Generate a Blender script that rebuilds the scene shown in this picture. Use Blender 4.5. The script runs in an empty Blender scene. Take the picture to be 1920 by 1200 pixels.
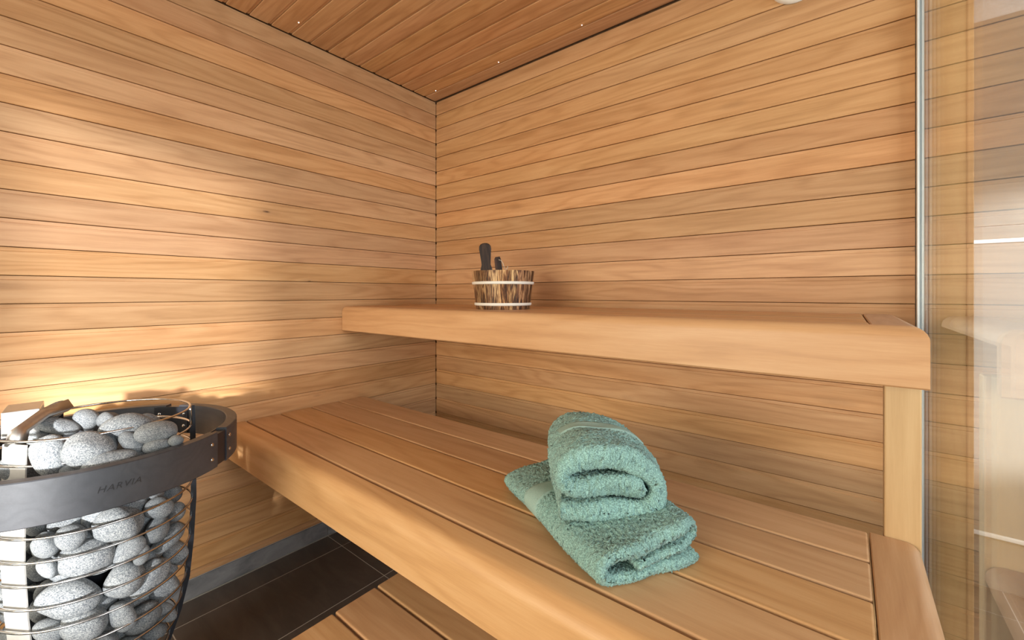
import bpy, bmesh, math, random
import numpy as np
from mathutils import Vector, Matrix
random.seed(7); rng = np.random.default_rng(7)
scene = bpy.context.scene
COL = scene.collection
EYE = 1.133                       # eye height above the sauna floor
CEIL = EYE + 1.1276               # ceiling height
PITCH = 0.083                     # cladding board cover width
GLX = 2.065                       # middle of the right-hand glass wall
FRONT = -2.05                     # glazed front of the sauna
# ------------------------------------------------------------------ camera
cam = bpy.data.cameras.new('camera'); co = bpy.data.objects.new('camera', cam); COL.objects.link(co)
co.location = (1.900, -1.668, EYE); co.rotation_euler = (math.pi/2, 0, 0.6721)
cam.sensor_width = 36; cam.lens = 790.88/1920*36; cam.shift_y = -50/1920; cam.clip_start = .01
scene.camera = co
# ------------------------------------------------------------------ world, sun, window light, added warm lamp
w = bpy.data.worlds.new('world'); scene.world = w; w.use_nodes = True
w.node_tree.nodes['Background'].inputs[0].default_value = (.75, .86, 1, 1)
w.node_tree.nodes['Background'].inputs[1].default_value = 1.0
SUN_DIR = Vector((-.757, .654, -math.tan(math.radians(9)))).normalized()
sl = bpy.data.lights.new('sun', 'SUN'); sl.energy = 15.0; sl.angle = math.radians(2.6); sl.color = (1, .98, 1)
so = bpy.data.objects.new('sun', sl); COL.objects.link(so)
so.rotation_euler = SUN_DIR.to_track_quat('-Z', 'Y').to_euler(); so.location = (4, -6, 3)
def area(name, loc, direction, sx, sy, power, color, spread=140):
    l = bpy.data.lights.new(name, 'AREA'); l.shape = 'RECTANGLE'; l.size = sx; l.size_y = sy; l.energy = power; l.color = color; l.spread = math.radians(spread)
    o = bpy.data.objects.new(name, l); COL.objects.link(o); o.location = loc
    o.rotation_euler = Vector(direction).to_track_quat('-Z', 'Y').to_euler(); return o
# added warm soft lamp behind the camera, then daylight at the side window
area('added_warm_lamp', (1.15, -3.53, 1.15), (0, 1, -.12), 1.70, 1.20, 46, (1, .89, .74))
area('side_window_daylight', (4.43, -1.10, 1.42), (-1, 0, -.05), 1.60, 1.00, 66, (.86, .92, 1), 172)
vs = scene.view_settings; vs.view_transform = 'Standard'; vs.look = 'None'; vs.gamma = 1; vs.use_curve_mapping = False
vs.exposure = -0.05

# ================================================================== helpers
def tag(o, label=None, cat=None, group=None, kind=None):
    if label: o['label'] = label
    if cat: o['category'] = cat
    if group: o['group'] = group
    if kind: o['kind'] = kind
    return o
def link(o, parent=None):
    COL.objects.link(o)
    if parent: o.parent = parent
    return o
def empty(name, loc=(0, 0, 0)):
    o = bpy.data.objects.new(name, None); o.location = loc; o.empty_display_size = .05; return link(o)
def mesh_obj(name, verts, faces, mat, parent=None, smooth=False):
    me = bpy.data.meshes.new(name); me.from_pydata([tuple(v) for v in verts], [], faces); me.update()
    if mat: me.materials.append(mat)
    if smooth: me.polygons.foreach_set('use_smooth', [True]*len(me.polygons))
    return link(bpy.data.objects.new(name, me), parent)
def from_bm(name, bm, mat, parent=None, smooth=False):
    bmesh.ops.recalc_face_normals(bm, faces=bm.faces)
    me = bpy.data.meshes.new(name); bm.to_mesh(me); bm.free()
    if mat: me.materials.append(mat)
    if smooth: me.polygons.foreach_set('use_smooth', [True]*len(me.polygons))
    return link(bpy.data.objects.new(name, me), parent)
def box_bm(x0, x1, y0, y1, z0, z1, bevel=0, seg=2, bm=None):
    own = bm is None; bm = bm or bmesh.new()
    r = bmesh.ops.create_cube(bm, size=1)
    for v in r['verts']:
        v.co = Vector(((x0+x1)/2+v.co.x*(x1-x0), (y0+y1)/2+v.co.y*(y1-y0), (z0+z1)/2+v.co.z*(z1-z0)))
    if bevel:
        es = list({e for v in r['verts'] for e in v.link_edges})
        bmesh.ops.bevel(bm, geom=es, offset=bevel, segments=seg, profile=.5, affect='EDGES')
    return bm
def box(name, x0, x1, y0, y1, z0, z1, mat, parent=None, bevel=0, seg=2):
    """a box whose origin is its own centre (so the grain runs through each piece)"""
    c = ((x0+x1)/2, (y0+y1)/2, (z0+z1)/2)
    o = from_bm(name, box_bm(x0-c[0], x1-c[0], y0-c[1], y1-c[1], z0-c[2], z1-c[2], bevel, seg), mat, parent)
    o.location = c; return o
def extrude_x(name, prof, x0, x1, mat, parent=None, smooth=False, caps=True):
    """closed profile [(y,z)..] extruded along local x"""
    n = len(prof); V = [(x0, y, z) for y, z in prof]+[(x1, y, z) for y, z in prof]
    F = [(i, (i+1) % n, n+(i+1) % n, n+i) for i in range(n)]
    if caps: F += [tuple(range(n))[::-1], tuple(range(n, 2*n))]
    bm = bmesh.new(); vs_ = [bm.verts.new(v) for v in V]
    for f in F: bm.faces.new([vs_[i] for i in f])
    return from_bm(name, bm, mat, parent, smooth)
def tube(name, pts, r, mat, parent=None, closed=False, seg=8):
    P = [Vector(p) for p in pts]; n = len(P); V = []; F = []
    prev = None
    for i in range(n):
        a = P[i-1] if (i or closed) else P[i]; b = P[(i+1) % n] if (i < n-1 or closed) else P[i]
        t = (b-a).normalized()
        if prev is None:
            u = t.orthogonal().normalized() if abs(t.z) > .9 else t.cross(Vector((0, 0, 1))).normalized()
        else:
            u = (prev-t*prev.dot(t)).normalized()
        prev = u; v = t.cross(u)
        for k in range(seg):
            a_ = 2*math.pi*k/seg; V.append(P[i]+u*(r*math.cos(a_))+v*(r*math.sin(a_)))
    for i in range(n if closed else n-1):
        j = (i+1) % n
        for k in range(seg): F.append((i*seg+k, i*seg+(k+1) % seg, j*seg+(k+1) % seg, j*seg+k))
    if not closed: F += [tuple(range(seg))[::-1], tuple(range((n-1)*seg, n*seg))]
    return mesh_obj(name, V, F, mat, parent, True)
def lathe(name, prof, mat, parent=None, seg=48, loc=(0, 0, 0), smooth=True):
    V = []; F = []; m = len(prof)
    for i in range(seg):
        a = 2*math.pi*i/seg
        for r, z in prof: V.append((r*math.cos(a), r*math.sin(a), z))
    for i in range(seg):
        j = (i+1) % seg
        for k in range(m-1): F.append((i*m+k, j*m+k, j*m+k+1, i*m+k+1))
    o = mesh_obj(name, V, F, mat, parent, smooth); o.location = loc; return o
def copy_of(o, parent=None):
    c = o.copy(); COL.objects.link(c); c.parent = parent; return c

# ================================================================== materials
def nt(name):
    m = bpy.data.materials.new(name); m.use_nodes = True; t = m.node_tree
    return m, t, t.nodes['Principled BSDF']
def N(t, kind, **kw):
    n = t.nodes.new('ShaderNode'+kind)
    for k, v in kw.items():
        if k.startswith('i_'): n.inputs[k[2:].replace('_', ' ')].default_value = v
        else: setattr(n, k, v)
    return n
def math_(t, op, a, b=None, clamp=False):
    n = N(t, 'Math', operation=op, use_clamp=clamp)
    for i, v in enumerate((a, b)):
        if v is None: continue
        if isinstance(v, (int, float)): n.inputs[i].default_value = v
        else: t.links.new(v, n.inputs[i])
    return n.outputs[0]
def mix(t, fac, a, b, blend='MIX'):
    n = N(t, 'Mix', data_type='RGBA', blend_type=blend)
    for s, v in ((n.inputs[0], fac), (n.inputs[6], a), (n.inputs[7], b)):
        if isinstance(v, (int, float)): s.default_value = v
        elif isinstance(v, tuple): s.default_value = (*v, 1) if len(v) == 3 else v
        else: t.links.new(v, s)
    return n.outputs[2]
def ramp(t, fac, stops):
    n = N(t, 'ValToRGB'); t.links.new(fac, n.inputs[0]); e = n.color_ramp.elements
    while len(e) < len(stops): e.new(.5)
    for i, (p, c) in enumerate(stops): e[i].position = p; e[i].color = (*c, 1)
    return n.outputs[0]
def wood(name, light, mid, dark, rough=.5, axis=0, ring=1.0, knots=True, vary=.13, fine=1.0, spec=.35, pink=(1.02, .92, .88), hue=.012, sat=.16, fig=(.9, 8), stops=(.28, .5, .78)):
    """planed timber: growth figure, pores, knots, each piece its own tone; grain along local axis"""
    m, t, b = nt(name); L = t.links.new
    tc = N(t, 'TexCoord'); oi = N(t, 'ObjectInfo')
    rv = N(t, 'Combine' 'XYZ'); rnd = oi.outputs['Random']
    L(math_(t, 'MULTIPLY', rnd, 31.7), rv.inputs[0]); L(math_(t, 'MULTIPLY', rnd, 77.3), rv.inputs[1]); L(math_(t, 'MULTIPLY', rnd, 53.1), rv.inputs[2])
    add = N(t, 'VectorMath', operation='ADD'); L(tc.outputs['Object'], add.inputs[0]); L(rv.outputs[0], add.inputs[1])
    def scaled(along, across):
        v = N(t, 'VectorMath', operation='MULTIPLY'); L(add.outputs[0], v.inputs[0])
        s = [across]*3; s[axis] = along; v.inputs[1].default_value = s; return v.outputs[0]
    n1 = N(t, 'TexNoise', i_Scale=1.0, i_Detail=2.0, i_Roughness=.5); L(scaled(*fig), n1.inputs['Vector'])
    rings = math_(t, 'SINE', math_(t, 'MULTIPLY', n1.outputs[0], 70*ring))
    rings = math_(t, 'MULTIPLY_ADD', rings, .5); rings.node.inputs[2].default_value = .5
    rings = math_(t, 'POWER', rings, 2.2)
    n2 = N(t, 'TexNoise', i_Scale=1.0, i_Detail=5.0, i_Roughness=.65); L(scaled(2.2, 34), n2.inputs['Vector'])
    n3 = N(t, 'TexNoise', i_Scale=1.0, i_Detail=3.0, i_Roughness=.7); L(scaled(14*fine, 420*fine), n3.inputs['Vector'])
    n4 = N(t, 'TexNoise', i_Scale=1.0, i_Detail=2.0); L(scaled(1.3, 3.5), n4.inputs['Vector'])
    f = math_(t, 'ADD', math_(t, 'MULTIPLY', n2.outputs[0], .62), math_(t, 'MULTIPLY', n3.outputs[0], .26))
    f = math_(t, 'ADD', f, math_(t, 'MULTIPLY', rings, .13))
    c = ramp(t, f, [(stops[0], light), (stops[1], mid), (stops[2], dark)])
    c = mix(t, math_(t, 'MULTIPLY', math_(t, 'SUBTRACT', n4.outputs[0], .4, True), 1.6, True), c, mix(t, 1.0, c, (*pink, 1), 'MULTIPLY'))
    # each piece its own tone
    wn = N(t, 'TexWhiteNoise', noise_dimensions='1D'); L(rnd, wn.inputs['W'])
    hv = N(t, 'HueSaturation'); L(c, hv.inputs['Color'])
    sp = N(t, 'SeparateColor'); L(wn.outputs['Color'], sp.inputs[0])
    L(math_(t, 'ADD', math_(t, 'MULTIPLY', sp.outputs[0], vary*2), 1-vary), hv.inputs['Value'])
    L(math_(t, 'ADD', math_(t, 'MULTIPLY', sp.outputs[1], hue), .5-hue/2), hv.inputs['Hue'])
    L(math_(t, 'ADD', math_(t, 'MULTIPLY', sp.outputs[2], sat), 1-sat/2), hv.inputs['Saturation'])
    c = hv.outputs[0]
    if knots:
        vo = N(t, 'TexVoronoi', i_Scale=1.0); L(scaled(3.0, 9.5), vo.inputs['Vector'])
        nk = N(t, 'TexNoise', i_Scale=60.0, i_Detail=2.0); L(add.outputs[0], nk.inputs['Vector'])
        dk = math_(t, 'ADD', vo.outputs['Distance'], math_(t, 'MULTIPLY', math_(t, 'SUBTRACT', nk.outputs[0], .5), .05))
        s2 = N(t, 'SeparateColor'); L(vo.outputs['Color'], s2.inputs[0])
        rare = math_(t, 'GREATER_THAN', s2.outputs[0], .70)
        size = math_(t, 'ADD', math_(t, 'MULTIPLY', s2.outputs[1], .05), .012)
        k = math_(t, 'MULTIPLY', math_(t, 'SUBTRACT', 1.0, math_(t, 'DIVIDE', dk, size), True), rare)
        halo = math_(t, 'MULTIPLY', math_(t, 'SUBTRACT', 1.0, math_(t, 'DIVIDE', dk, math_(t, 'MULTIPLY', size, 3.5)), True), rare)
        c = mix(t, math_(t, 'MULTIPLY', halo, .45), c, tuple(v*.62 for v in dark))
        c = mix(t, math_(t, 'MULTIPLY', k, 1.3, True), c, (.10, .045, .02))
    L(c, b.inputs['Base Color']); b.inputs['Specular IOR Level'].default_value = spec
    L(math_(t, 'ADD', math_(t, 'MULTIPLY', n2.outputs[0], .16), rough-.08), b.inputs['Roughness'])
    bp = N(t, 'Bump', i_Strength=.10, i_Distance=.002); L(f, bp.inputs['Height']); L(bp.outputs[0], b.inputs['Normal'])
    return m
ALDER = wood('alder_cladding', (.66, .393, .197), (.557, .309, .141), (.40, .20, .080), rough=.48, hue=.006, sat=.09)
BENCH = wood('alder_bench', (.66, .40, .205), (.59, .335, .158), (.47, .25, .11), rough=.42, vary=.05, ring=.7, knots=False, hue=.006, sat=.08, pink=(1, .97, .95))
BENCH_V = wood('alder_upright', (.68, .46, .22), (.62, .40, .18), (.52, .31, .13), rough=.45, axis=2, vary=.04, ring=.7, knots=False)
BENCH_Y = wood('alder_cross_board', (.60, .37, .22), (.53, .31, .17), (.44, .24, .13), rough=.42, axis=1, vary=.04, ring=.9, knots=False)
JAMB = wood('alder_jamb', (.66, .45, .22), (.60, .38, .17), (.50, .29, .12), rough=.5, axis=2, vary=.03, knots=False)
BURNT = wood('burnt_pine', (.62, .40, .19), (.20, .09, .035), (.035, .016, .009), rough=.5, axis=2, ring=1.1, knots=False, vary=.25, spec=.3, fig=(2.2, 26), stops=(.36, .46, .58))
DARKW = wood('charred_wood', (.11, .055, .035), (.03, .016, .012), (.010, .006, .006), rough=.4, axis=2, ring=2.0, knots=False, vary=.05)
RAILW = wood('black_stained_wood', (.050, .052, .060), (.038, .040, .047), (.026, .027, .033), rough=.48, axis=0, knots=False, vary=.05, spec=.8)

def plain(name, col, rough=.5, metal=0, spec=.5, noise=0, scale=40):
    m, t, b = nt(name); b.inputs['Base Color'].default_value = (*col, 1)
    b.inputs['Roughness'].default_value = rough; b.inputs['Metallic'].default_value = metal; b.inputs['Specular IOR Level'].default_value = spec
    if noise:
        tc = N(t, 'TexCoord'); n = N(t, 'TexNoise', i_Scale=scale, i_Detail=5.0); t.links.new(tc.outputs['Object'], n.inputs['Vector'])
        c = ramp(t, n.outputs[0], [(.3, tuple(v*(1-noise) for v in col)), (.7, tuple(min(1, v*(1+noise)) for v in col))])
        t.links.new(c, b.inputs['Base Color'])
    return m
STEEL = plain('polished_steel', (.62, .60, .58), .18, 1)
STEELB = plain('brushed_steel', (.60, .58, .55), .36, 1, noise=.08, scale=60)
SATIN = plain('satin_steel', (.74, .71, .67), .55, .6, noise=.05, scale=60)
BLACKM = plain('black_painted_steel', (.014, .015, .020), .36, 0, .55)
ALU = plain('aluminium', (.74, .77, .75), .5, .15, noise=.03)
RUBBER = plain('grey_gasket', (.30, .33, .33), .6)
WHITEP = plain('white_plastic', (.80, .76, .68), .45)
CORD = plain('pale_cord', (.62, .52, .40), .8)
PAINT = plain('white_paint', (.78, .77, .74), .7, noise=.03, scale=6)
BACKING = plain('brown_backing', (.16, .08, .035), .9, noise=.2)
GROUT = plain('grey_grout', (.52, .50, .47), .85, noise=.08, scale=80)
GROUT_L = plain('light_grout', (.62, .61, .58), .85, noise=.08, scale=80)
def tile_mat(name, a, b_, rough, scale=(3, 3, 3)):
    m, t, b = nt(name); L = t.links.new
    tc = N(t, 'TexCoord'); oi = N(t, 'ObjectInfo')
    add = N(t, 'VectorMath', operation='ADD'); L(tc.outputs['Object'], add.inputs[0])
    rv = N(t, 'CombineXYZ'); L(math_(t, 'MULTIPLY', oi.outputs['Random'], 40), rv.inputs[0]); L(rv.outputs[0], add.inputs[1])
    mp = N(t, 'VectorMath', operation='MULTIPLY'); L(add.outputs[0], mp.inputs[0]); mp.inputs[1].default_value = scale
    n = N(t, 'TexNoise', i_Scale=1.6, i_Detail=7.0, i_Roughness=.62, i_Distortion=1.1); L(mp.outputs[0], n.inputs['Vector'])
    L(ramp(t, n.outputs[0], [(.32, a), (.72, b_)]), b.inputs['Base Color']); b.inputs['Roughness'].default_value = rough
    bp = N(t, 'Bump', i_Strength=.06, i_Distance=.002); L(n.outputs[0], bp.inputs['Height']); L(bp.outputs[0], b.inputs['Normal'])
    return m
TILE = tile_mat('dark_floor_tile', (.066, .056, .050), (.108, .092, .082), .5, (2.5, 9, 9))
SKIRT = tile_mat('grey_stone_tile', (.16, .165, .18), (.34, .35, .37), .5, (4, 4, 9))
BATHT = tile_mat('greige_wall_tile', (.18, .170, .145), (.22, .21, .178), .75)
def stone_mat():
    m, t, b = nt('grey_speckled_stone'); L = t.links.new
    tc = N(t, 'TexCoord'); oi = N(t, 'ObjectInfo')
    sc = N(t, 'VectorMath', operation='MULTIPLY'); L(tc.outputs['Object'], sc.inputs[0]); sc.inputs[1].default_value = (1, 1, 1)
    n = N(t, 'TexNoise', i_Scale=20.0, i_Detail=4.0, i_Roughness=.8); L(tc.outputs['Object'], n.inputs['Vector'])
    v = N(t, 'TexVoronoi', i_Scale=26.0); L(tc.outputs['Object'], v.inputs['Vector'])
    s = N(t, 'SeparateColor'); L(v.outputs['Color'], s.inputs[0])
    f = math_(t, 'ADD', math_(t, 'MULTIPLY', n.outputs[0], .62), math_(t, 'MULTIPLY', s.outputs[0], .38))
    c = ramp(t, f, [(.26, (.06, .068, .08)), (.44, (.17, .182, .195)), (.60, (.275, .285, .285)), (.78, (.50, .50, .48))])
    hv = N(t, 'HueSaturation'); L(c, hv.inputs['Color']); L(math_(t, 'ADD', math_(t, 'MULTIPLY', oi.outputs['Random'], .45), .78), hv.inputs['Value'])
    L(hv.outputs[0], b.inputs['Base Color']); b.inputs['Roughness'].default_value = .78; b.inputs['Specular IOR Level'].default_value = .3
    bp = N(t, 'Bump', i_Strength=.35, i_Distance=.02); L(f, bp.inputs['Height']); L(bp.outputs[0], b.inputs['Normal'])
    return m
STONE = stone_mat()
def terry(name, col, scale=420, bump=.9):
    m, t, b = nt(name); L = t.links.new
    tc = N(t, 'TexCoord')
    n = N(t, 'TexNoise', i_Scale=scale, i_Detail=2.0, i_Roughness=.6); L(tc.outputs['Object'], n.inputs['Vector'])
    n2 = N(t, 'TexNoise', i_Scale=22.0, i_Detail=3.0); L(tc.outputs['Object'], n2.inputs['Vector'])
    f = math_(t, 'ADD', math_(t, 'MULTIPLY', n.outputs[0], .88), math_(t, 'MULTIPLY', n2.outputs[0], .12))
    L(ramp(t, f, [(.34, tuple(v*.58 for v in col)), (.50, col), (.66, tuple(min(1, v*1.5+.03) for v in col))]), b.inputs['Base Color'])
    b.inputs['Roughness'].default_value = .95; b.inputs['Specular IOR Level'].default_value = .1
    b.inputs['Sheen Weight'].default_value = .12; b.inputs['Sheen Roughness'].default_value = .6
    bp = N(t, 'Bump', i_Strength=bump, i_Distance=.0025); L(n.outputs[0], bp.inputs['Height']); L(bp.outputs[0], b.inputs['Normal'])
    return m
TERRY = terry('sea_green_terry', (.235, .395, .352))
def band_mat():
    m, t, b = nt('woven_towel_border'); L = t.links.new
    tc = N(t, 'TexCoord'); ch = N(t, 'TexChecker', i_Scale=330.0); L(tc.outputs['UV'], ch.inputs['Vector'])
    b.inputs['Base Color'].default_value = (.31, .44, .385, 1); b.inputs['Roughness'].default_value = .8; b.inputs['Specular IOR Level'].default_value = .2
    n = N(t, 'TexNoise', i_Scale=500.0); L(tc.outputs['Object'], n.inputs['Vector'])
    L(ramp(t, n.outputs[0], [(.35, (.27, .41, .36)), (.65, (.34, .48, .43))]), b.inputs['Base Color'])
    bp = N(t, 'Bump', i_Strength=.4, i_Distance=.001); L(n.outputs[0], bp.inputs['Height']); L(bp.outputs[0], b.inputs['Normal'])
    return m
BAND = band_mat()
def glass_mat(name, tint):
    """clear pane: mirror reflection by Fresnel, the rest passes straight through"""
    m = bpy.data.materials.new(name); m.use_nodes = True; t = m.node_tree; L = t.links.new
    t.nodes.remove(t.nodes['Principled BSDF']); out = t.nodes['Material Output']
    g = N(t, 'NewGeometry'); ior = N(t, 'Mix', data_type='FLOAT'); L(g.outputs['Backfacing'], ior.inputs[0])
    ior.inputs[2].default_value = 1.5; ior.inputs[3].default_value = 1/1.5
    fr = N(t, 'Fresnel'); L(ior.outputs[0], fr.inputs['IOR'])
    tr = N(t, 'BsdfTransparent'); tr.inputs[0].default_value = (*tint, 1)
    gl = N(t, 'BsdfGlossy'); gl.inputs['Roughness'].default_value = .0; gl.inputs[0].default_value = (1, 1, 1, 1)
    mx = N(t, 'MixShader'); L(fr.outputs[0], mx.inputs[0]); L(tr.outputs[0], mx.inputs[1]); L(gl.outputs[0], mx.inputs[2])
    L(mx.outputs[0], out.inputs[0]); return m
GLASS = glass_mat('clear_glass', (.98, .995, .985))
def emit(name, col, s):
    m, t, b = nt(name); b.inputs['Emission Color'].default_value = (*col, 1); b.inputs['Emission Strength'].default_value = s; return m

# ================================================================== room shell
def board_profile(h, deep=.015):
    """cladding board: y = depth into the wall (face at 0), z up from its lower lip to h; recessed strip along the top"""
    return [(.0009, .0004), (.0, .0016), (.0, h-.0136), (.0008, h-.0130), (.0034, h-.0124), (.0036, h-.0021),
            (.0042, h-.0016), (.0070, h-.0014), (deep, h-.0013), (deep, .0004)]
def cladding(parent, length, z_joints, place):
    """one board object per course, alike courses share their mesh; place(obj, z_low)"""
    cache = {}
    for lo, hi in z_joints:
        k = round(hi-lo, 4)
        if k not in cache:
            o = extrude_x('board', board_profile(k), -length/2, length/2, ALDER, parent); cache[k] = o
        else:
            o = copy_of(cache[k], parent)
        place(o, lo)
J = [EYE+1.1319-n*PITCH for n in range(0, 28)]
courses = [(J[1], CEIL)]+[(J[n+1], J[n]) for n in range(1, 26)]+[(.076, J[26])]
wl = box('wall_left', -.10, -.0152, FRONT-.05, .10, 0, CEIL+.1, BACKING); tag(wl, kind='structure')
wl.name = 'wall_left'
def put_left(o, z):      # local y (into wall) -> -x, local x -> y
    o.rotation_euler = (0, 0, math.pi/2); o.location = Vector((0, FRONT/2, z))-wl.location
cladding(wl, abs(FRONT)-.003, courses, put_left)
wb = box('wall_back', -.0152, 2.050, .0152, .10, 0, CEIL+.1, BACKING); tag(wb, kind='structure')
def put_back(o, z):
    o.location = Vector(((.0020+2.0518)/2, 0, z))-wb.location
cladding(wb, 2.0498, courses, put_back)
ce = box('ceiling', -.015, GLX+.0, FRONT, .0152, CEIL+.0152, CEIL+.10, BACKING); tag(ce, kind='structure')
CJ = [.003-PITCH*k for k in range(0, 26)]
cc = [(CJ[k+1], CJ[k]) for k in range(25) if CJ[k+1] > FRONT]; cc[0] = (cc[0][0], -.0018)
def put_ceil(o, ylow):     # local z -> y , local y (depth) -> up
    o.rotation_euler = (math.pi/2, 0, 0); o.scale = (1, 1, -1)
    o.location = Vector(((.0035+2.0595)/2, ylow, CEIL))-ce.location
cladding(ce, 2.056, cc, put_ceil)

# tiled floor and skirting
fl = box('floor', -.1, 4.5, -3.6, .85, -.06, -.0008, GROUT); tag(fl, kind='structure')
tile_me = None
GX0, GY0, TX, TY = .124, -.662, .3195, .612
for i in range(-1, 14):
    for j in range(-5, 3):
        x0, x1 = GX0+i*TX, GX0+(i+1)*TX; y0, y1 = GY0+j*TY, GY0+(j+1)*TY
        a0, a1, b0, b1 = max(x0, .001), min(x1, 4.5), max(y0, -3.6), min(y1, .748)
        if a1-a0 < .02 or b1-b0 < .02: continue
        if a1-a0 > TX-.001 and b1-b0 > TY-.001 and tile_me:
            o = copy_of(tile_me, fl); o.location = Vector(((a0+a1)/2, (b0+b1)/2, -.004))-fl.location
        else:
            o = box('floor_tile', a0+.0018, a1-.0018, b0+.0018, b1-.0018, -.008, 0, TILE, fl)
            o.location = o.location-fl.location
            if a1-a0 > TX-.001 and b1-b0 > TY-.001: tile_me = o
sk = box('baseboard_left', -.0151, -.006, FRONT, -.002, 0, .073, GROUT_L); tag(sk, kind='structure')
for j in range(-4, 3):
    y0, y1 = max(GY0+j*TY, FRONT), min(GY0+(j+1)*TY, -.002)
    if y1-y0 > .02:
        o = box('skirting_tile', -.010, -.001, y0+.001, y1-.001, .0035, .071, SKIRT, sk); o.location = o.location-sk.location
sb = box('baseboard_back', 0, 2.05, .006, .0151, 0, .073, GROUT_L); tag(sb, kind='structure')
for i in range(0, 7):
    x0, x1 = max(GX0+(i-1)*TX, 0), min(GX0+i*TX, 2.05)
    o = box('skirting_tile', x0+.001, x1-.001, .001, .010, .0035, .071, SKIRT, sb); o.location = o.location-sb.location

# glass walls with aluminium channels
gw = box('window_1', GLX-.004, GLX+.004, FRONT+.02, -.006, .004, CEIL-.004, GLASS); tag(gw, kind='structure')
ch = empty('trim_1', (GLX, 0, 0)); tag(ch, kind='structure')
for nm, xa, xb, ya, m_ in (('channel_flange', -.0115, -.0065, -.024, ALU), ('channel_flange', .0065, .0105, -.024, ALU), ('channel_web', -.0115, .0105, -.005, ALU),
                           ('gasket', -.0065, -.004, -.021, RUBBER), ('gasket', .004, .0065, -.021, RUBBER)):
    yb = -.0051 if nm != 'channel_web' else -.0003
    o = box(nm, xa, xb, ya, yb, 0.0, CEIL-.002, m_, ch, .0006, 1)
gf = box('window_2', .012, GLX-.02, FRONT-.004, FRONT+.004, .004, CEIL-.004, GLASS); tag(gf, kind='structure')

# the bathroom beyond the glass
jb = empty('trim_2', (2.0, 0, 0)); tag(jb, kind='structure')
box('jamb_board', .080, .153, -.004, .10, 0, CEIL+.1, JAMB, jb, .002, 1)
box('jamb_edge', .1535, .166, -.008, .10, 0, CEIL+.1, JAMB, jb, .002, 1)
ws = box('wall_side', 2.05, 2.160, .101, .76, 0, 2.45, PAINT); tag(ws, kind='structure')
wt = box('wall_bathroom', 2.16, 4.5, .754, .85, 0, 2.45, GROUT_L); tag(wt, kind='structure')
bt = None
for r in range(6):
    for c in range(4):
        z0 = .19+(r-1)*.40; z1 = min(z0+.40, 2.45); z0 = max(z0, 0)
        x0 = 2.162+c*.6; x1 = min(x0+.6, 4.5)
        o = box('wall_tile', x0+.0015, x1-.0015, .746, .756, z0+.0015, z1-.0015, BATHT, wt, .001, 1); o.location = o.location-wt.location
wr = from_bm('wall_right', (lambda bm: (box_bm(4.5, 4.6, -3.6, -1.95, 0, 2.45, bm=bm), box_bm(4.5, 4.6, -.25, .85, 0, 2.45, bm=bm),
     box_bm(4.5, 4.6, -1.95, -.25, 0, .85, bm=bm), box_bm(4.5, 4.6, -1.95, -.25, 2.0, 2.45, bm=bm), bm)[-1])(bmesh.new()), PAINT); tag(wr, kind='structure')
# outer front wall: solid behind the added warm lamp, open at the window the sun comes through
SX0, SX1, SZ0, SZ1 = 2.30, 3.16, .86, 2.24
wf = from_bm('wall_front', (lambda bm: (box_bm(-.1, SX0, -3.7, -3.6, 0, 2.45, bm=bm), box_bm(SX1, 4.6, -3.7, -3.6, 0, 2.45, bm=bm),
     box_bm(SX0, SX1, -3.7, -3.6, SZ1, 2.45, bm=bm), box_bm(SX0, SX1, -3.7, -3.6, 0, SZ0, bm=bm), bm)[-1])(bmesh.new()), PAINT); tag(wf, kind='structure')
wc = box('ceiling_bathroom', -.1, 4.6, -3.7, FRONT-.02, 2.45, 2.5, PAINT); tag(wc, kind='structure')
wc2 = box('ceiling_bathroom_side', GLX+.02, 4.6, FRONT-.02, .85, 2.45, 2.5, PAINT); tag(wc2, kind='structure')
wx = box('wall_outer', -.1, 0, -3.6, FRONT-.05, 0, 2.45, PAINT); tag(wx, kind='structure')
def win_frame(name, axis, fixed, a0, a1, z0, z1, t=.05):
    e = empty(name, (0, 0, 0)); tag(e, kind='structure')
    for (p, q, r, s) in ((a0, a1, z0, z0+t), (a0, a1, z1-t, z1), (a0, a0+t, z0+t, z1-t), (a1-t, a1, z0+t, z1-t)):
        if axis == 'y': box('window_frame', p, q, fixed-.02, fixed+.03, r, s, PAINT, e)
        else: box('window_frame', fixed-.03, fixed+.02, p, q, r, s, PAINT, e)
    return e
win_frame('added_lamp_frame', 'y', -3.58, .25, 2.05, .50, 1.80)  # frame on solid wall, made up to surround the added warm lamp
win_frame('window_4', 'x', 4.52, -1.95, -.25, .85, 2.0)
w5 = win_frame('window_5', 'y', -3.64, SX0, SX1, SZ0, SZ1, .03)
bm_ = bpy.data.materials.new('sun_dimmer_sheet'); bm_.use_nodes = True; t_ = bm_.node_tree; pb = t_.nodes['Principled BSDF']; pb.inputs['Base Color'].default_value = (.8, .78, .74, 1); pb.inputs['Roughness'].default_value = .9
tr_ = N(t_, 'BsdfTransparent'); mx_ = N(t_, 'MixShader'); mx_.inputs[0].default_value = .78
t_.links.new(tr_.outputs[0], mx_.inputs[1]); t_.links.new(pb.outputs[0], mx_.inputs[2]); t_.links.new(mx_.outputs[0], t_.nodes['Material Output'].inputs[0])
mesh_obj('sun_dimmer_sheet', [(SX0, -3.605, 1.37), (SX1, -3.605, 1.37), (SX1, -3.605, SZ1), (SX0, -3.605, SZ1)], [(0, 1, 2, 3)], bm_, w5)   # added unseen sheet, weakens the sun that reaches the left wall

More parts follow.
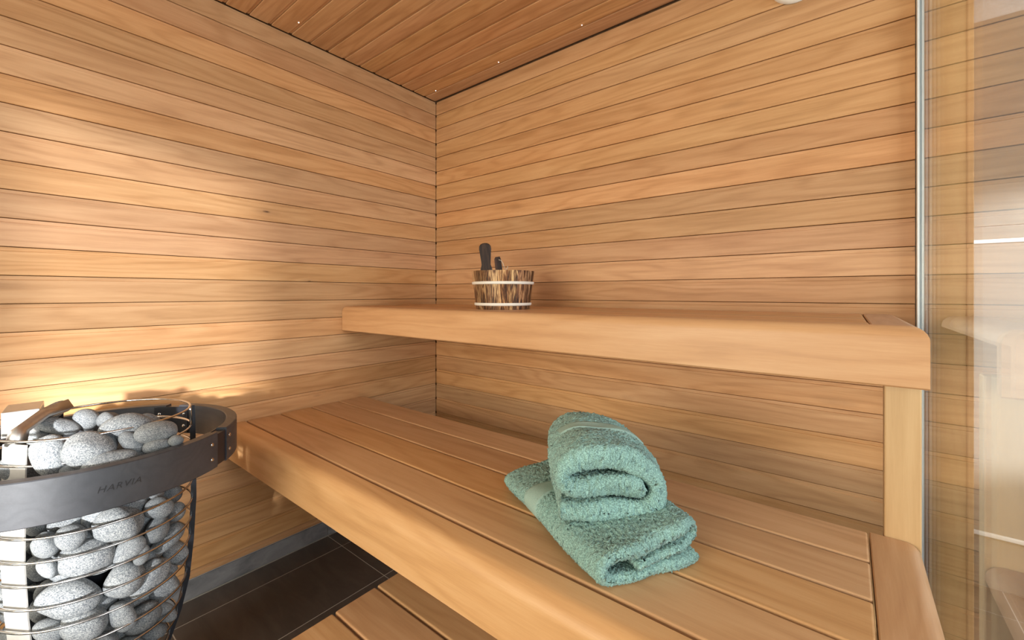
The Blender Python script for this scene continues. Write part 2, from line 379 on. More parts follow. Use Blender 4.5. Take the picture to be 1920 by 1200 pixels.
# ================================================================== benches
def nosing(name, x0, x1, xe, yb, yf, zt, zb, r, mat, parent, cut=.034, re=.026):
    """front board: flat top from yb, round edge, fascia face yf down to zb; right end rounded over"""
    P = [(yb, zt-.004), (yb-.004, zt)]
    for k in range(0, 9):
        a = math.pi/2*k/8; P.append((yf+r-r*math.sin(a), zt-r+r*math.cos(a)))
    P += [(yf, zb+.003), (yf+.003, zb), (yf+.026, zb), (yf+.028, zb+.003), (yf+.028, zt-r-.004), (yf+.040, zt-.030), (yb, zt-.030)]
    xs = [x0, x1]
    st = [(x0, False), (x1, False)]
    if xe > x1:
        st += [(x1+.0002, True), (xe-re, True)]+[(xe-re+re*math.sin(math.pi/2*k/6), True) for k in range(1, 7)]
    V = []; n = len(P)
    for x, ends in st:
        d = x-(xe-re); zm = zt-re+math.sqrt(max(re*re-d*d, 0)) if (ends and d > 0) else zt
        for y, z in P:
            if ends: y = min(y, yf+cut)
            V.append((x, y, min(z, zm)))
    F = []
    for s in range(len(st)-1):
        for i in range(n): F.append((s*n+i, s*n+(i+1) % n, (s+1)*n+(i+1) % n, (s+1)*n+i))
    F += [tuple(range(n))[::-1], tuple(range((len(st)-1)*n, len(st)*n))]
    c = Vector(((x0+x1)/2, yf, zt))
    bm = bmesh.new(); vs_ = [bm.verts.new(Vector(v)-c) for v in V]
    for f in F:
        try: bm.faces.new([vs_[i] for i in f])
        except ValueError: pass
    o = from_bm(name, bm, mat, parent); o.location = c
    for p in o.data.polygons: p.use_smooth = len(p.vertices) == 4
    md = o.modifiers.new('edge', 'EDGE_SPLIT'); md.split_angle = math.radians(35)
    return o
def end_board(name, x0, xe, y0, y1, zt, th, r, mat, parent):
    P = [(x0, zt-.002), (x0+.002, zt)]
    for k in range(9):
        a = math.pi/2*k/8; P.append((xe-r+r*math.sin(a), zt-r+r*math.cos(a)))
    P += [(xe, zt-th), (x0, zt-th)]
    c = Vector(((x0+xe)/2, (y0+y1)/2, zt)); n = len(P)
    bm = bmesh.new(); V = [bm.verts.new(Vector((x, y, z))-c) for y in (y0, y1) for x, z in P]
    for i in range(n): bm.faces.new((V[i], V[(i+1) % n], V[n+(i+1) % n], V[n+i]))
    bm.faces.new(V[:n][::-1]); bm.faces.new(V[n:])
    o = from_bm(name, bm, mat, parent); o.location = c
    for p in o.data.polygons: p.use_smooth = len(p.vertices) == 4
    md = o.modifiers.new('edge', 'EDGE_SPLIT'); md.split_angle = math.radians(35)
    return o
XE = 2.018
def bench(name, grooves, yf, zt, zb, label, r):
    e = empty(name, (0, 0, 0)); tag(e, label, 'bench')
    for a, b in zip(grooves[:-1], grooves[1:]):      # grooves run from the back towards the front
        box('slat', .002, 1.9335, b+.0035, a-.0035, zt-.028, zt, BENCH, e, .004, 3)
    nosing('front_board', .002, 1.9335, XE, grooves[-1]-.0035, yf, zt, zb, r, BENCH, e)
    end_board('end_board', 1.9365, XE, yf+.0345, grooves[0]-.0005, zt, .030, .026, BENCH_Y, e)
    for x in (.30, 1.05, 1.85):
        box('bearer', x, x+.045, yf+.05, grooves[0]-.02, zt-.095, zt-.0285, BENCH_Y, e)
    return e
ZL, ZU = EYE-.513, EYE-.062
lb = bench('lower_bench', [-.480, -.613, -.744, -.875, -1.005], -1.080, ZL, EYE-.637, 'lower slatted wooden bench running along the back with two folded towels on it', .034)
for x, y in ((1.90, -1.04), (1.90, -.535)):
    box('leg', x, x+.045, y, y+.045, 0, ZL-.0955, BENCH_V, lb, .003, 2)
ub = bench('upper_bench', [-.006, -.128, -.248, -.368, -.490], -.592, ZU, EYE-.178, 'upper wooden bench at eye level carrying the small bucket', .026)
box('leg', 1.9605, 2.0185, -.478, -.438, 0, ZU-.0955, BENCH_V, ub, .003, 2)
# foot step on the floor, partly under the lower bench
ZS = EYE-.88
st = empty('foot_step', (0, 0, 0)); tag(st, 'low slatted wooden step on the tiled floor under the lower bench', 'step')
for k in range(4):
    y1 = -.800-k*.1335
    box('slat', .79, 1.88, y1-.1265, y1, ZS-.026, ZS, BENCH, st, .005, 3)
for x in (.90, 1.80):
    box('bearer', x, x+.045, -1.31, -.82, ZS-.090, ZS-.0265, BENCH_Y, st)
    for y in (-1.30, -.87): box('leg', x, x+.045, y, y+.045, 0, ZS-.0905, BENCH_V, st)

# ================================================================== heater
HC = Vector((.395, -1.478, 0)); ZR = EYE-.360
ht = empty('sauna_heater', HC); tag(ht, 'round sauna heater: steel wire basket of grey stones inside a black wooden rail', 'heater')
fwd = Vector((HC.x-co.location.x, HC.y-co.location.y)).normalized()      # from camera towards heater, only used to orient the uprights as seen
AZ0 = math.atan2(-fwd.y, -fwd.x)                                         # azimuth of the side facing the room
def az(deg): return AZ0+math.radians(deg)                                # positive = to the right as seen from the room
PROF = [(-.285, .180), (-.34, .184), (-.45, .186), (-.58, .187), (-.70, .181), (-.80, .172), (-.884, .154), (-.962, .129), (-1.04, .112), (-1.10, .105)]
def rad(z):
    for (z0, r0), (z1, r1) in zip(PROF, PROF[1:]):
        if z <= z0 and z >= z1: return r0+(r1-r0)*(z0-z)/(z0-z1)
    return PROF[0][1] if z > PROF[0][0] else PROF[-1][1]
# black rail: three bowed wooden pieces joined by steel plates
RO, RI, RH = .306, .280, .090
RC = Vector((.393-HC.x, -1.490-HC.y, 0))
def arc_piece(name, a0, a1, ri, ro, z0, z1, mat, parent, n=24, bev=.002):
    V = []; F = []
    prof = [(ri, z0+bev), (ri+bev, z0), (ro-bev, z0), (ro, z0+bev), (ro, z1-bev), (ro-bev, z1), (ri+bev, z1), (ri, z1-bev)]
    for i in range(n+1):
        a = a0+(a1-a0)*i/n
        for r, z in prof: V.append((RC.x+r*math.cos(a), RC.y+r*math.sin(a), z))
    m = len(prof)
    for i in range(n):
        for k in range(m): F.append((i*m+k, i*m+(k+1) % m, (i+1)*m+(k+1) % m, (i+1)*m+k))
    F += [tuple(range(m))[::-1], tuple(range(n*m, (n+1)*m))]
    bm = bmesh.new(); vs_ = [bm.verts.new(v) for v in V]
    for f in F: bm.faces.new([vs_[i] for i in f])
    o = from_bm(name, bm, mat, parent)
    for p in o.data.polygons: p.use_smooth = True
    md = o.modifiers.new('edge', 'EDGE_SPLIT'); md.split_angle = math.radians(30)
    return o
def aof(x, y): return math.atan2(y-HC.y-RC.y, x-HC.x-RC.x)
GA = aof(.600, -1.280)            # joint on the right front
GB = aof(.185, -1.268)            # joint at the back
GC_ = aof(.30, -1.78)             # joint out of frame
half = math.radians(4.0)
tw = 2*math.pi
arc_piece('rail', GA+half, GB-half, RI, RO, ZR-RH, ZR, RAILW, ht, 28)
arc_piece('rail', GB+half, GC_+tw-half if GC_ < GB else GC_-half, RI, RO, ZR-RH, ZR, RAILW, ht, 40)
arc_piece('rail', GC_+half, GA-half if GA > GC_ else GA+tw-half, RI, RO, ZR-RH, ZR, RAILW, ht, 40)
for g in (GA, GB, GC_):
    pl = arc_piece('joint_plate', g-half*2.6, g+half*2.6, RI-.0045, RI-.0005, ZR-RH+.004, ZR-.004, BLACKM, ht, 8, .0008)
    arc_piece('joint_cover', g-half+.002, g+half-.002, RI, RO-.003, ZR-RH+.003, ZR-.006, BLACKM, ht, 6, .001)
    for s in (-1, 1):
        for dz in (.026, .064):
            for rr, sgn in ((RO, 1), (RI-.0045, -1)):
                a = g+s*half*1.9
                V = lathe('screw', [(.0001, .0022), (.0030, .0018), (.0048, .0004), (.0052, -.0004)], STEEL, pl, 12)
                V.location = (RC.x+rr*math.cos(a), RC.y+rr*math.sin(a), ZR-dz)
                V.rotation_euler = Vector((sgn*math.cos(a), sgn*math.sin(a), 0)).to_track_quat('Z', 'Y').to_euler()
# maker's lettering pressed into the rail
fc = bpy.data.curves.new('lettering', 'FONT'); fc.body = 'HARVIA'; fc.size = .0185; fc.shear = .3; fc.extrude = .0002; fc.space_character = 1.12; fc.align_x = 'CENTER'
fo = bpy.data.objects.new('lettering_curve', fc); COL.objects.link(fo)
bpy.context.view_layer.update()
tm = bpy.data.meshes.new_from_object(fo.evaluated_get(bpy.context.evaluated_depsgraph_get())); bpy.data.objects.remove(fo)
tbm = bmesh.new(); tbm.from_mesh(tm); bmesh.ops.subdivide_edges(tbm, edges=tbm.edges, cuts=1)
AL = aof(.700, -1.487)
for v in tbm.verts:
    a = AL+v.co.x/RO; rr = RO+v.co.z+.0002
    v.co = Vector((RC.x+rr*math.cos(a), RC.y+rr*math.sin(a), ZR-RH*.56+v.co.y))
from_bm('rail_lettering', tbm, plain('pressed_lettering', (.030, .029, .031), .30), ht)
# uprights
def upright(a, w_, t_, mat, name, ztop, dr=0.0):
    zs = [ztop]+[z for z, _ in PROF if z < ztop]+[-1.133+.012]
    V = []; F = []
    ca, sa = math.cos(a), math.sin(a); u = Vector((-sa, ca))
    for z in zs:
        r = rad(z)+dr
        for rr, ww in ((r, -w_/2), (r+t_, -w_/2), (r+t_, w_/2), (r, w_/2)):
            V.append((rr*ca+u.x*ww, rr*sa+u.y*ww, EYE+z))
    for i in range(len(zs)-1):
        for k in range(4): F.append((i*4+k, i*4+(k+1) % 4, i*4+4+(k+1) % 4, i*4+4+k))
    F += [(0, 1, 2, 3), tuple(range(len(V)-4, len(V)))]
    bm = bmesh.new(); vs_ = [bm.verts.new(v) for v in V]
    for f in F: bm.faces.new([vs_[i] for i in f])
    return from_bm(name, bm, mat, ht)
for d_ in (84, 205): upright(az(d_), .010, .013, BLACKM, 'upright', -.318, -.002)
upright(az(-88), .012, .010, STEELB, 'upright', -.30, -.002)
# bright steel air channel at the left, inside the wires
upright(az(-50), .058, .003, SATIN, 'air_channel', -.328, -.012)
chute = tube('channel_spout', [(.168*math.cos(az(-52)), .168*math.sin(az(-52)), EYE-.330), (.150*math.cos(az(-60)), .150*math.sin(az(-60)), EYE-.308), (.10*math.cos(az(-80)), .10*math.sin(az(-80)), EYE-.288), (.06*math.cos(az(-105)), .06*math.sin(az(-105)), EYE-.280)], .017, STEELB, ht, seg=4)
cb = box('terminal_cover', -.03, .03, -.05, .05, -.03, .03, STEELB, ht, .002, 2)
cb.location = (.135*math.cos(az(-102)), .135*math.sin(az(-102)), EYE-.302); cb.rotation_euler = (0, 0, az(-90))
# wire rings
zr_list = [-.318, -.371]+[-.371-.0515*k for k in range(1, 14)]
for z in zr_list:
    n = 72; r = rad(z)
    tube('wire_ring', [((r+.001)*math.cos(2*math.pi*k/n), (r+.001)*math.sin(2*math.pi*k/n), EYE+z) for k in range(n)], .0027, STEEL, ht, closed=True, seg=8)
a_ = az(80); tube('ring_clamp', [((rad(z)+.001)*math.cos(a_), (rad(z)+.001)*math.sin(a_), EYE+z) for z in (-.316, -.33, -.35, -.373)], .0035, STEEL, ht)
lathe('inner_core', [(.0001, -.40+EYE), (.070, -.41+EYE), (.080, -.60+EYE), (.070, -.85+EYE), (.05, -1.08+EYE)], BLACKM, ht, 32)
lathe('base', [(.0001, .014), (.118, .014), (.120, .012), (.120, 0), (.0001, 0)], BLACKM, ht, 48)

# stones -----------------------------------------------------------
def stone_mesh(seed):
    r_ = random.Random(seed); bm = bmesh.new(); bmesh.ops.create_icosphere(bm, subdivisions=4, radius=1)
    ph = [(Vector((r_.uniform(-1, 1), r_.uniform(-1, 1), r_.uniform(-1, 1)))*r_.uniform(1.0, 2.4), r_.uniform(0, 6.28), r_.uniform(.02, .065)) for _ in range(7)]
    for v in bm.verts:
        p = v.co.normalized(); k = 1+sum(a*math.sin(d.dot(p)*1.6+q) for d, q, a in ph)
        v.co = Vector([math.copysign(abs(c)**.93, c) for c in p])*min(k, 1.08)
    me = bpy.data.meshes.new('stone'); bm.to_mesh(me); bm.free(); me.materials.append(STONE)
    me.polygons.foreach_set('use_smooth', [True]*len(me.polygons)); return me
SM = [stone_mesh(s) for s in range(9)]
FPX, CYP, CXP = 790.88, 550, 960
YW = .6721; FW = Vector((-math.sin(YW), math.cos(YW), 0)); RT = Vector((FW.y, -FW.x, 0)); UP = Vector((0, 0, 1)); C0 = Vector((1.9, -1.668, EYE))
placed = []
def stone(center, axes, rot, label, group):
    o = bpy.data.objects.new('stone', SM[len(placed) % len(SM)]); COL.objects.link(o)
    o.matrix_world = Matrix.Translation(center) @ rot.to_4x4() @ Matrix.Diagonal((*axes, 1))
    tag(o, label, 'stone', group); placed.append((Vector(center), max(axes))); return o
def ray(px, py): return FW+RT*((px-CXP)/FPX)+UP*(-(py-CYP)/FPX)
side = [(135, 1006, 32, 25, 20), (228, 984, 53, 35, 15), (301, 953, 29, 20, 30), (340, 957, 22, 18, 40), (160, 1044, 57, 34, 15), (243, 1030, 37, 20, 40),
        (297, 994, 28, 19, 55), (325, 1007, 41, 18, 40), (265, 1040, 20, 14, 60), (346, 1030, 22, 27, 60), (92, 1066, 20, 24, 70), (130, 1124, 66, 35, 20),
        (234, 1085, 48, 32, 35), (288, 1081, 50, 24, 45), (322, 1099, 33, 23, 40), (160, 1170, 47, 32, 20), (230, 1155, 32, 27, 100), (271, 1157, 42, 24, 40),
        (92, 1182, 33, 24, 10), (201, 1202, 28, 16, 20), (313, 1146, 18, 27, 80), (290, 1188, 34, 18, 30), (86, 1020, 28, 24, 30), (250, 1212, 30, 20, 10), (125, 1225, 36, 22, 0)]
def fit(px, py, a, b, ang):
    """solid axes of a stone that shows as an ellipse (a, b, ang) from the room: sizes per unit distance and orientation"""
    d0 = ray(px, py).normalized(); u = (RT-d0*RT.dot(d0)).normalized(); v = u.cross(d0).normalized()
    def loc(x, y): n_ = ray(x, y).normalized(); return n_.dot(u), n_.dot(v)
    cx_, sx_ = math.cos(math.radians(ang)), math.sin(math.radians(ang))
    cols = []
    for ax, (ex, ey) in ((a, (cx_, -sx_)), (b, (-sx_, -cx_))):
        p, q = loc(px+ex*ax, py+ey*ax), loc(px-ex*ax, py-ey*ax); cols.append(((p[0]-q[0])/2, (p[1]-q[1])/2))
    E_ = np.array(cols).T; w_, R_ = np.linalg.eigh(E_ @ E_.T)
    A_, B_ = math.sqrt(w_[1]), math.sqrt(w_[0]); e1 = u*float(R_[0, 1])+v*float(R_[1, 1]); e2 = d0.cross(e1).normalized()
    return A_, B_, Matrix((e1, e2, e1.cross(e2))).transposed(), ray(px, py).length
SIDE_L = ['grey stone just under the rail, left of the large pale oval stone', 'largest pale oval stone tucked directly under the rail lettering', 'grey stone under the rail to the right of the largest oval stone',
 'dark bluish stone under the rail beside the black upright', 'wide pale stone below and left of the largest oval stone', 'narrow tilted stone below the largest oval stone', 'small upright stone right of the largest oval stone',
 'slim tilted stone near the black upright, second row under the rail', 'little dark stone wedged deep between its neighbours under the largest oval stone', 'bluish stone pressed against the black upright halfway down',
 'dark half-hidden stone at the left beside the steel channel', 'widest sunlit stone at the left, in the middle row of the basket', 'plump tilted oval stone in the centre of the basket side', 'long steeply tilted stone right of the plump central one',
 'smooth tilted stone low down against the black upright', 'wide oval stone near the bottom edge, left of the upright egg-shaped stone', 'egg-shaped stone standing on end near the bottom edge', 'tilted stone near the bottom edge, right of the egg-shaped one',
 'bluish stone in the lower left corner beside the steel channel', 'stone cut by the bottom edge below the egg-shaped one', 'thin stone squeezed beside the lower black upright', 'low stone at the bottom right of the basket next to the upright',
 'brightest sunlit stone at the left just under the rail', 'stone at the very bottom edge in the middle of the basket', 'stone at the very bottom edge at the left of the basket']
TOP_L = ['long slanting stone at the back left of the heap', 'flat oblong stone at the back left, in front of the slanting one', 'round knobbly stone at the back of the heap, in the middle', 'small pale stone at the back, right of the knobbly one',
 'large lumpy stone at the back right of the heap', 'biggest sunlit round stone at the front left of the heap', 'big stone in the middle of the heap, right of the sunlit one', 'long stone along the front of the heap against the rail', 'oval stone at the right end of the heap under the wire',
 'flat stone at the right front of the heap by the clamp', 'small pointed stone in the right half of the heap, between larger ones', 'small stone peeking out at the front left by the rail', 'low stone behind the front wire at the left of the heap', 'smallest stone wedged in the middle of the heap',
 'stone at the back right, behind the oval one', 'stone at the far left of the heap under the steel spout', 'half-buried stone at the front right of the heap', 'stone at the left front corner of the heap beside the channel', 'little stone at the far right tip of the heap']
DEEP_L = 'grey stone deep in the basket, glimpsed in the gaps between the outer stones'
HIDE_L = 'rounded grey stone inside the basket on the side turned away from the room'
for lab_, (px, py, a, b, ang) in zip(SIDE_L, side):
    d = ray(px, py); best = None
    for k in range(400):                      # walk in until just behind the wires
        t = .75+k*.0015; p = C0+d*t; q = p-HC
        if math.hypot(q.x, q.y) < rad(p.z-EYE)-.006: best = p; tt = t; break
    if best is None: continue
    A_, B_, rot_, ln = fit(px, py, a, b, ang); ds = tt*ln; thick = B_*ds*1.1
    c = best+d.normalized()*thick*.95; ds *= (c-C0).length/(best-C0).length
    q = Vector((c.x-HC.x, c.y-HC.y, 0)); lim = rad(c.z-EYE)-.004-thick*.88
    if q.length > lim: c = c-q.normalized()*(q.length-lim)
    stone(c, (A_*ds, B_*ds, thick), rot_, lab_, 'stones in the side of the heater basket')
top = [(93, 775, 42, 14, 28, -.318), (106, 800, 41, 15, -3, -.325), (164, 786, 25, 20, 0, -.322), (205, 788, 22, 15, 12, -.330), (240, 803, 50, 25, 14, -.326),
       (96, 852, 41, 40, 0, -.355), (165, 842, 48, 33, 5, -.348), (205, 868, 52, 22, 18, -.378), (295, 810, 39, 18, 12, -.333), (297, 836, 31, 14, 8, -.362),
       (248, 831, 27, 17, -25, -.352), (135, 884, 22, 14, 0, -.392), (72, 822, 26, 14, 0, -.345), (207, 832, 14, 16, 0, -.352), (283, 790, 24, 14, -20, -.328), (40, 800, 30, 22, 30, -.345),
       (255, 858, 26, 14, 15, -.385), (30, 880, 30, 24, 0, -.39), (330, 826, 14, 11, 10, -.352)]
for lab_, (px, py, a, b, ang, z) in zip(TOP_L, top):
    d = ray(px, py); t = -z/((py-CYP)/FPX); p = C0+d*t; A_, B_, rot_, ln = fit(px, py, a, b, ang); ds = t*ln
    stone(p, (A_*ds*1.06, B_*ds*1.06, B_*ds*1.25), rot_, lab_, 'stones heaped on the heater')
# the rest of the filling, seen only from the sides
for lv in range(13):
    z = -.43-lv*.052
    for k in range(11):
        dg = (k*33+lv*16+180) % 360-180; vis = -75 < dg < 100 and z > -.99
        a = az(dg); r = rad(z)-(.078 if vis else .032); p = Vector((HC.x+r*math.cos(a), HC.y+r*math.sin(a), EYE+z))
        if any((p-c).length < (.040 if vis else m_*.78+.022) for c, m_ in placed): continue
        e1 = Vector((-math.sin(a), math.cos(a), random.uniform(-.5, .5))).normalized(); e3 = Vector((math.cos(a), math.sin(a), 0)); e2 = e3.cross(e1).normalized(); e3 = e1.cross(e2)
        stone(p, (.034, .028, .026) if vis else (.042, .030, .026), Matrix((e1, e2, e3)).transposed(), DEEP_L if vis else HIDE_L, 'stones deep in the basket' if vis else 'stones on the far side of the basket')

for ring_r, cnt in ((.0, 1), (.065, 6), (.125, 11)):       # bed of stones the heap lies on
    for k in range(cnt):
        a = 2*math.pi*k/cnt+ring_r*9; p = Vector((HC.x+ring_r*math.cos(a), HC.y+ring_r*math.sin(a), EYE-.388-ring_r*.10))
        e1 = Vector((-math.sin(a), math.cos(a), 0)); e3 = Vector((math.cos(a), math.sin(a), 0))
        stone(p, (.036, .031, .022), Matrix((e1, e3, e1.cross(e3))).transposed(), DEEP_L, 'stones deep in the basket')

# ================================================================== bucket with ladle
BC = Vector((.822, -.371, ZU)); BH = .149; R0, R1 = .1065, .1245
bk = empty('sauna_bucket', BC); tag(bk, 'small burnt-pine bucket with two pale hoops on the upper bench', 'bucket')
NS = 20
def stave():
    V = []; n = 4; da = 2*math.pi/NS; g = .0025
    for z, r in ((0, R0), (BH, R1)):
        for rr in (r-.011, r):
            for k in range(n+1):
                a = -da/2+da*k/n; a *= 1-g
                V.append((rr*math.cos(a), rr*math.sin(a), z))
    m = n+1; F = []
    for k in range(n):
        F += [(m+k, m+k+1, 3*m+k+1, 3*m+k), (k+1, k, 2*m+k, 2*m+k+1), (2*m+k, 3*m+k, 3*m+k+1, 2*m+k+1), (k, k+1, m+k+1, m+k)]
    F += [(0, m, 3*m, 2*m), (n, 2*m+n, 3*m+n, m+n)]
    bm = bmesh.new(); vs_ = [bm.verts.new(v) for v in V]
    for f in F: bm.faces.new([vs_[i] for i in f])
    return bm
s0 = from_bm('stave', stave(), BURNT, bk)
for k in range(NS):
    o = s0 if k == 0 else copy_of(s0, bk)
    o.rotation_euler = (0, 0, 2*math.pi*k/NS+.07)
for zc, in ((.020,), (.102,)):
    r = R0+(R1-R0)*zc/BH
    lathe('hoop', [(r-.001, zc-.0055), (r+.0035, zc-.005), (r+.0048, zc), (r+.0045, zc+.005), (r-.001, zc+.0058)], WHITEP, bk, 64)
lathe('bottom', [(.0001, .012), (R0-.010, .012), (R0-.010, .004), (.0001, .004)], BURNT, bk, 40)
def slab(name, outline, t, mat, parent, bevel=.003):
    """flat shaped piece: outline in local x-z, thickness along local y"""
    bm = bmesh.new(); n = len(outline)
    A = [bm.verts.new((x, -t/2, z)) for x, z in outline]; B = [bm.verts.new((x, t/2, z)) for x, z in outline]
    fa = bm.faces.new(A); fb = bm.faces.new(B[::-1])
    for i in range(n): bm.faces.new((A[i], B[i], B[(i+1) % n], A[(i+1) % n]))
    bmesh.ops.bevel(bm, geom=list(fa.edges)+list(fb.edges), offset=bevel, segments=2, profile=.5, affect='EDGES')
    return from_bm(name, bm, mat, parent)
ld = empty('ladle', BC+Vector((-.058, -.020, .014))); tag(ld, 'dark wooden ladle with a flared rounded handle standing in the bucket', 'ladle')
ld.rotation_euler = (math.radians(-4), math.radians(-4), YW)
HO = [(.020, 0), (.024, .10), (.0240, .146), (.0180, .166), (.0150, .182), (.0170, .200), (.0228, .217), (.0248, .229), (.0235, .241), (.0180, .249), (.009, .2535)]
hd = slab('handle', HO+[(0, .2545)]+[(-x, z) for x, z in HO[::-1]], .016, DARKW, ld, .004)
bw = lathe('bowl', [(.0001, .0), (.022, .003), (.030, .014), (.032, .034), (.028, .034), (.026, .014), (.0001, .006)], DARKW, ld, 28); bw.location = (.0, .018, -.0)
ut = empty('wooden_scoop', BC+Vector((-.004, .006, .014))); tag(ut, 'short dark wooden handle with a pale cord loop, in the bucket beside the ladle', 'scoop')
ut.rotation_euler = (math.radians(-6), math.radians(-7), YW)
slab('handle', [(-.0135, 0), (.0135, 0), (.0140, .12), (.0135, .185), (.010, .198), (-.008, .198), (-.0135, .190), (-.0140, .12)], .017, DARKW, ut, .003)
lathe('bowl', [(.0001, .0), (.018, .003), (.024, .012), (.025, .026), (.021, .026), (.020, .012), (.0001, .006)], DARKW, ut, 24).location = (.0, .016, 0)
tube('cord', [(.004, -.012, .184), (.014, -.012, .180), (.020, -.011, .166), (.023, -.010, .150), (.026, -.008, .140), (.034, -.006, .146), (.038, -.004, .155)], .0014, CORD, ut, seg=6)

# ================================================================== towels
def smooth_path(P, n):
    P = np.array(P, float); Q = np.vstack([2*P[0]-P[1], P, 2*P[-1]-P[-2]]); out = []
    for i in range(1, len(Q)-2):
        p0, p1, p2, p3 = Q[i-1:i+3]
        for s in np.linspace(0, 1, 24, endpoint=False):
            out.append(.5*((2*p1)+(-p0+p2)*s+(2*p0-5*p1+4*p2-p3)*s*s+(-p0+3*p1-3*p2+p3)*s**3))
    out.append(Q[-2]); out = np.array(out)
    L_ = np.r_[0, np.cumsum(np.linalg.norm(np.diff(out[:, :2], axis=0), axis=1))]
    s = np.linspace(0, L_[-1], n); return np.c_[[np.interp(s, L_, out[:, k]) for k in range(out.shape[1])]].T, L_[-1]
def lownoise(X, Y, Z, seed, fr, k=10):
    r_ = np.random.default_rng(seed); o = np.zeros_like(X)
    for _ in range(k):
        d = r_.normal(size=3)*fr; o += np.sin(d[0]*X+d[1]*Y+d[2]*Z+r_.uniform(0, 6.28))
    return o/math.sqrt(k)
def towel(name, path, length, mat, parent, seed, step=.0024, fuzz=.0011, wob=.0048, taper=.016, far_drop=0.0):
    """thick folded sheet: path [(u, v, thickness)], swept along -w; round ends"""
    C, Ltot = smooth_path(path, max(60, int(sum(math.dist(a[:2], b[:2]) for a, b in zip(path, path[1:]))/step)))
    T = np.gradient(C[:, :2], axis=0); T /= np.linalg.norm(T, axis=1)[:, None]; Nn = np.c_[-T[:, 1], T[:, 0]]
    h = C[:, 2]/2
    sarc = np.linspace(0, Ltot, len(C)); endf = np.sqrt(np.clip(1-(1-np.clip(np.minimum(sarc, Ltot-sarc)/.008, 0, 1))**2, 0, 1)); h = h*np.maximum(endf, .05)
    A = C[:, :2]+Nn*h[:, None]; B = C[:, :2]-Nn*h[:, None]
    loop = np.vstack([A, B[::-1]]); Cl = np.vstack([C[:, :2], C[::-1, :2]]); n = len(loop); half_ = len(C)
    nw = int(length/step); ws = np.linspace(0, length, nw)
    f = np.sqrt(np.clip(1-(1-np.clip(np.minimum(ws, length-ws)/taper, 0, 1))**2, 0, 1)); f = np.maximum(f, .02)
    V = Cl[None]*(1-f[:, None, None])+loop[None]*f[:, None, None]
    U = V[:, :, 0]; Vv = V[:, :, 1]; W = np.repeat(ws[:, None], n, 1)
    # edge of the cloth is not cut straight
    W = W+(.5-W/length)*2*lownoise(U, Vv, W*0, seed+5, 40)*.004
    dx = lownoise(U, Vv, W, seed, 26)*wob; dv = lownoise(U, Vv, W, seed+1, 30)*wob*.8; dw = lownoise(U, Vv, W, seed+2, 24)*wob
    lift = np.clip(Vv/.03, 0, 1)
    rn = np.random.default_rng(seed)
    U2 = U+dx*lift+rn.normal(0, fuzz, U.shape); V2 = Vv+dv*lift+rn.normal(0, fuzz, U.shape); W2 = W+dw*lift+rn.normal(0, fuzz, U.shape)
    V2 = V2-far_drop*(W2/length)**2*np.clip(Vv/.06, 0, 1)
    V2 = np.maximum(V2, .0006)
    verts = np.stack([U2, -W2, V2], -1).reshape(-1, 3)
    i = np.arange(nw-1)[:, None]*n; k = np.arange(n)[None]; k2 = (k+1) % n
    q = np.stack([i+k, i+k2, i+n+k2, i+n+k], -1).reshape(-1, 4)
    caps = []
    for base, fl_ in ((0, False), ((nw-1)*n, True)):
        j = np.arange(half_-1); c4 = np.stack([base+j, base+n-1-j, base+n-2-j, base+j+1], -1); caps.append(c4[:, ::-1] if fl_ else c4)
    q = np.vstack([q]+caps)
    me = bpy.data.meshes.new(name); me.vertices.add(len(verts)); me.vertices.foreach_set('co', verts.ravel())
    me.loops.add(q.size); me.loops.foreach_set('vertex_index', q.ravel()); me.polygons.add(len(q))
    me.polygons.foreach_set('loop_start', np.arange(0, q.size, 4)); me.polygons.foreach_set('loop_total', np.full(len(q), 4))
    me.update(calc_edges=True); me.validate(); me.materials.append(mat)
    me.polygons.foreach_set('use_smooth', [True]*len(me.polygons))
    bm = bmesh.new(); bm.from_mesh(me); bmesh.ops.recalc_face_normals(bm, faces=bm.faces); bm.to_mesh(me); bm.free()
    o = link(bpy.data.objects.new(name, me), parent)
    def surf(s0, s1, w0, w1, side, lift_, nm, m2, nu=60, nv=14):
        """a flat-woven strip lying on the pile: arc fractions s0..s1, along w0..w1"""
        ii = np.linspace(s0, s1, nu)*(half_-1); lp = A if side > 0 else B
        P = np.c_[np.interp(ii, np.arange(half_), lp[:, 0]), np.interp(ii, np.arange(half_), lp[:, 1])]
        Nm = np.c_[np.interp(ii, np.arange(half_), Nn[:, 0]), np.interp(ii, np.arange(half_), Nn[:, 1])]*side
        VV = []; FF = []
        for b_ in range(nv):
            wv = w0+(w1-w0)*b_/(nv-1); e_ = lift_*(1 if 0 < b_ < nv-1 else -2.0)
            u = P[:, 0]+Nm[:, 0]*e_; v = P[:, 1]+Nm[:, 1]*e_; wcol = np.full(nu, wv)
            lf = np.clip(v/.03, 0, 1)
            u2 = u+lownoise(u, v, wcol, seed, 26)*wob*lf; v2 = v+lownoise(u, v, wcol, seed+1, 30)*wob*.8*lf-far_drop*(wcol/length)**2*np.clip(v/.06, 0, 1)
            w2 = wcol+lownoise(u, v, wcol, seed+2, 24)*wob*lf
            VV += list(zip(u2, -w2, v2))
        for b_ in range(nv-1):
            for a_ in range(nu-1): FF.append((b_*nu+a_, b_*nu+a_+1, (b_+1)*nu+a_+1, (b_+1)*nu+a_))
        return mesh_obj(nm, VV, FF, m2, parent, True)
    return surf
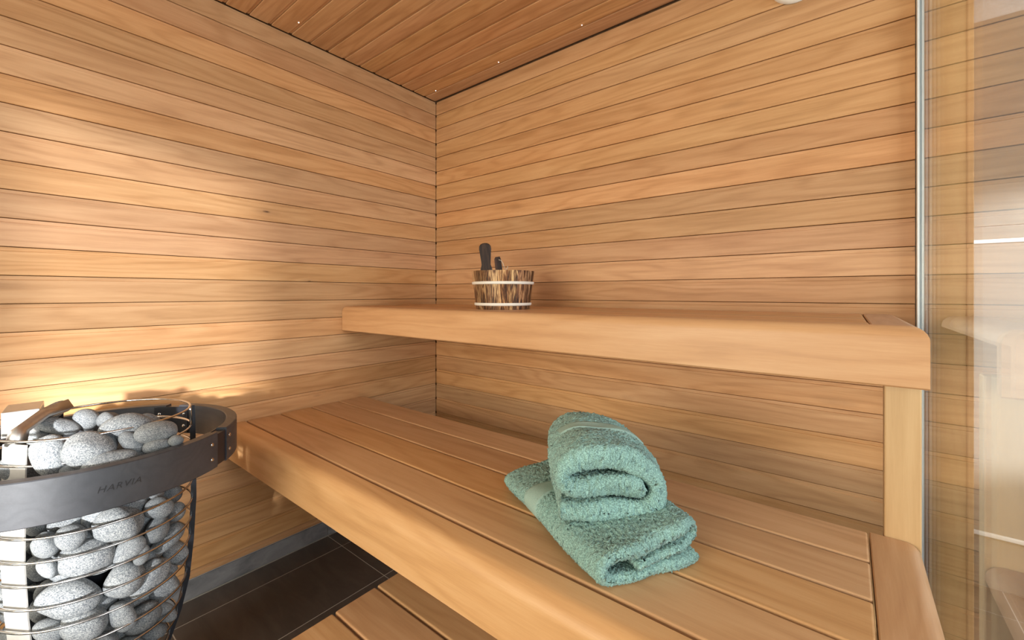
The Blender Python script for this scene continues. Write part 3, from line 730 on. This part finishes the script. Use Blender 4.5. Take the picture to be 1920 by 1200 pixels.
# lower towel: local +x along its short open end, local -y runs back along its length
lo_ang = math.atan2(.881, .473)
tl = empty('folded_towel', (1.573, -1.023, ZL)); tl.rotation_euler = (0, 0, lo_ang)
tl.scale = (1, -1, 1)
tag(tl, 'larger sea-green folded terry towel lying flat on the lower bench under the other', 'towel')
pathL = [(.228, .013, .024), (.12, .012, .022), (.04, .013, .022), (.012, .026, .022), (.014, .044, .024), (.05, .056, .027), (.12, .064, .028), (.19, .080, .029), (.223, .072, .023), (.227, .052, .020), (.20, .042, .022), (.13, .035, .020), (.085, .032, .016)]
sf = towel('terry_cloth', pathL, .43, TERRY, tl, 11, far_drop=.012)
sf(.26, .60, .235, .295, 1, .0026, 'woven_border', BAND)
# upper towel
up_ang = math.atan2(.615, .788)
tu = empty('folded_towel', (1.450, -.976, ZL+.064)); tu.rotation_euler = (0, 0, up_ang); tu.scale = (1.06, -1, 1.13)
tag(tu, 'smaller sea-green rolled terry towel resting on top of the flat towel', 'towel')
pathU = [(.012, .017, .032), (.10, .018, .036), (.168, .020, .036), (.200, .045, .034), (.197, .074, .036), (.16, .098, .044), (.11, .112, .046), (.06, .112, .044), (.026, .097, .036), (.020, .076, .030), (.045, .062, .034), (.10, .060, .038), (.15, .059, .038), (.176, .056, .030)]
su = towel('terry_cloth', pathU, .235, TERRY, tu, 23, far_drop=.0)
su(.40, .68, .105, .150, -1, .0026, 'woven_border', BAND)

# ================================================================== small fittings
ve = empty('air_vent', (1.771, 0, EYE+1.034)); ve.rotation_euler = (math.pi/2, 0, 0); tag(ve, 'round vent with a pale rim high on the back wall under the ceiling', 'vent')
lathe('rim', [(.056, .0), (.056, .006), (.064, .012), (.072, .010), (.077, .004), (.078, .0)], WHITEP, ve, 48)
lathe('disc', [(.0001, .016), (.040, .015), (.050, .010), (.052, .002)], BENCH_V, ve, 40)
STAR = emit('fibre_light', (1, .96, .9), 6)
for (x, y), lab in zip(((.112, -.847), (.107, -.096), (.568, -.099), (1.026, -.098)),
        ('tiny fibre light in the ceiling by the left wall, furthest from the corner', 'tiny fibre light in the ceiling right at the corner of the walls',
         'tiny fibre light in the ceiling along the back wall, middle of three', 'tiny fibre light in the ceiling along the back wall, rightmost')):
    o = lathe('fibre_light', [(.0001, -.0022), (.0014, -.0018), (.0020, -.0004), (.0020, .004)], STAR, None, 12, (x, y, CEIL)); tag(o, lab, 'light', 'fibre lights in the ceiling')
mi = empty('framed_panel', (2.2, .746, 0)); tag(mi, 'pale framed panel on the tiled wall beyond the glass', 'panel')
mx0, mx1, mz0, mz1 = .055, .75, .205, EYE+.205
for a, b, c, d in ((mx0, mx1, mz1-.014, mz1), (mx0, mx1, mz0, mz0+.014), (mx0, mx0+.012, mz0+.014, mz1-.014), (mx1-.012, mx1, mz0+.014, mz1-.014)):
    box('frame_bar', a, b, -.030, -.001, c, d, PAINT, mi, .002, 1)
box('panel_face', mx0+.012, mx1-.012, -.018, -.002, mz0+.014, mz1-.014, plain('grey_panel', (.19, .180, .155), .8, noise=.04, scale=5), mi)
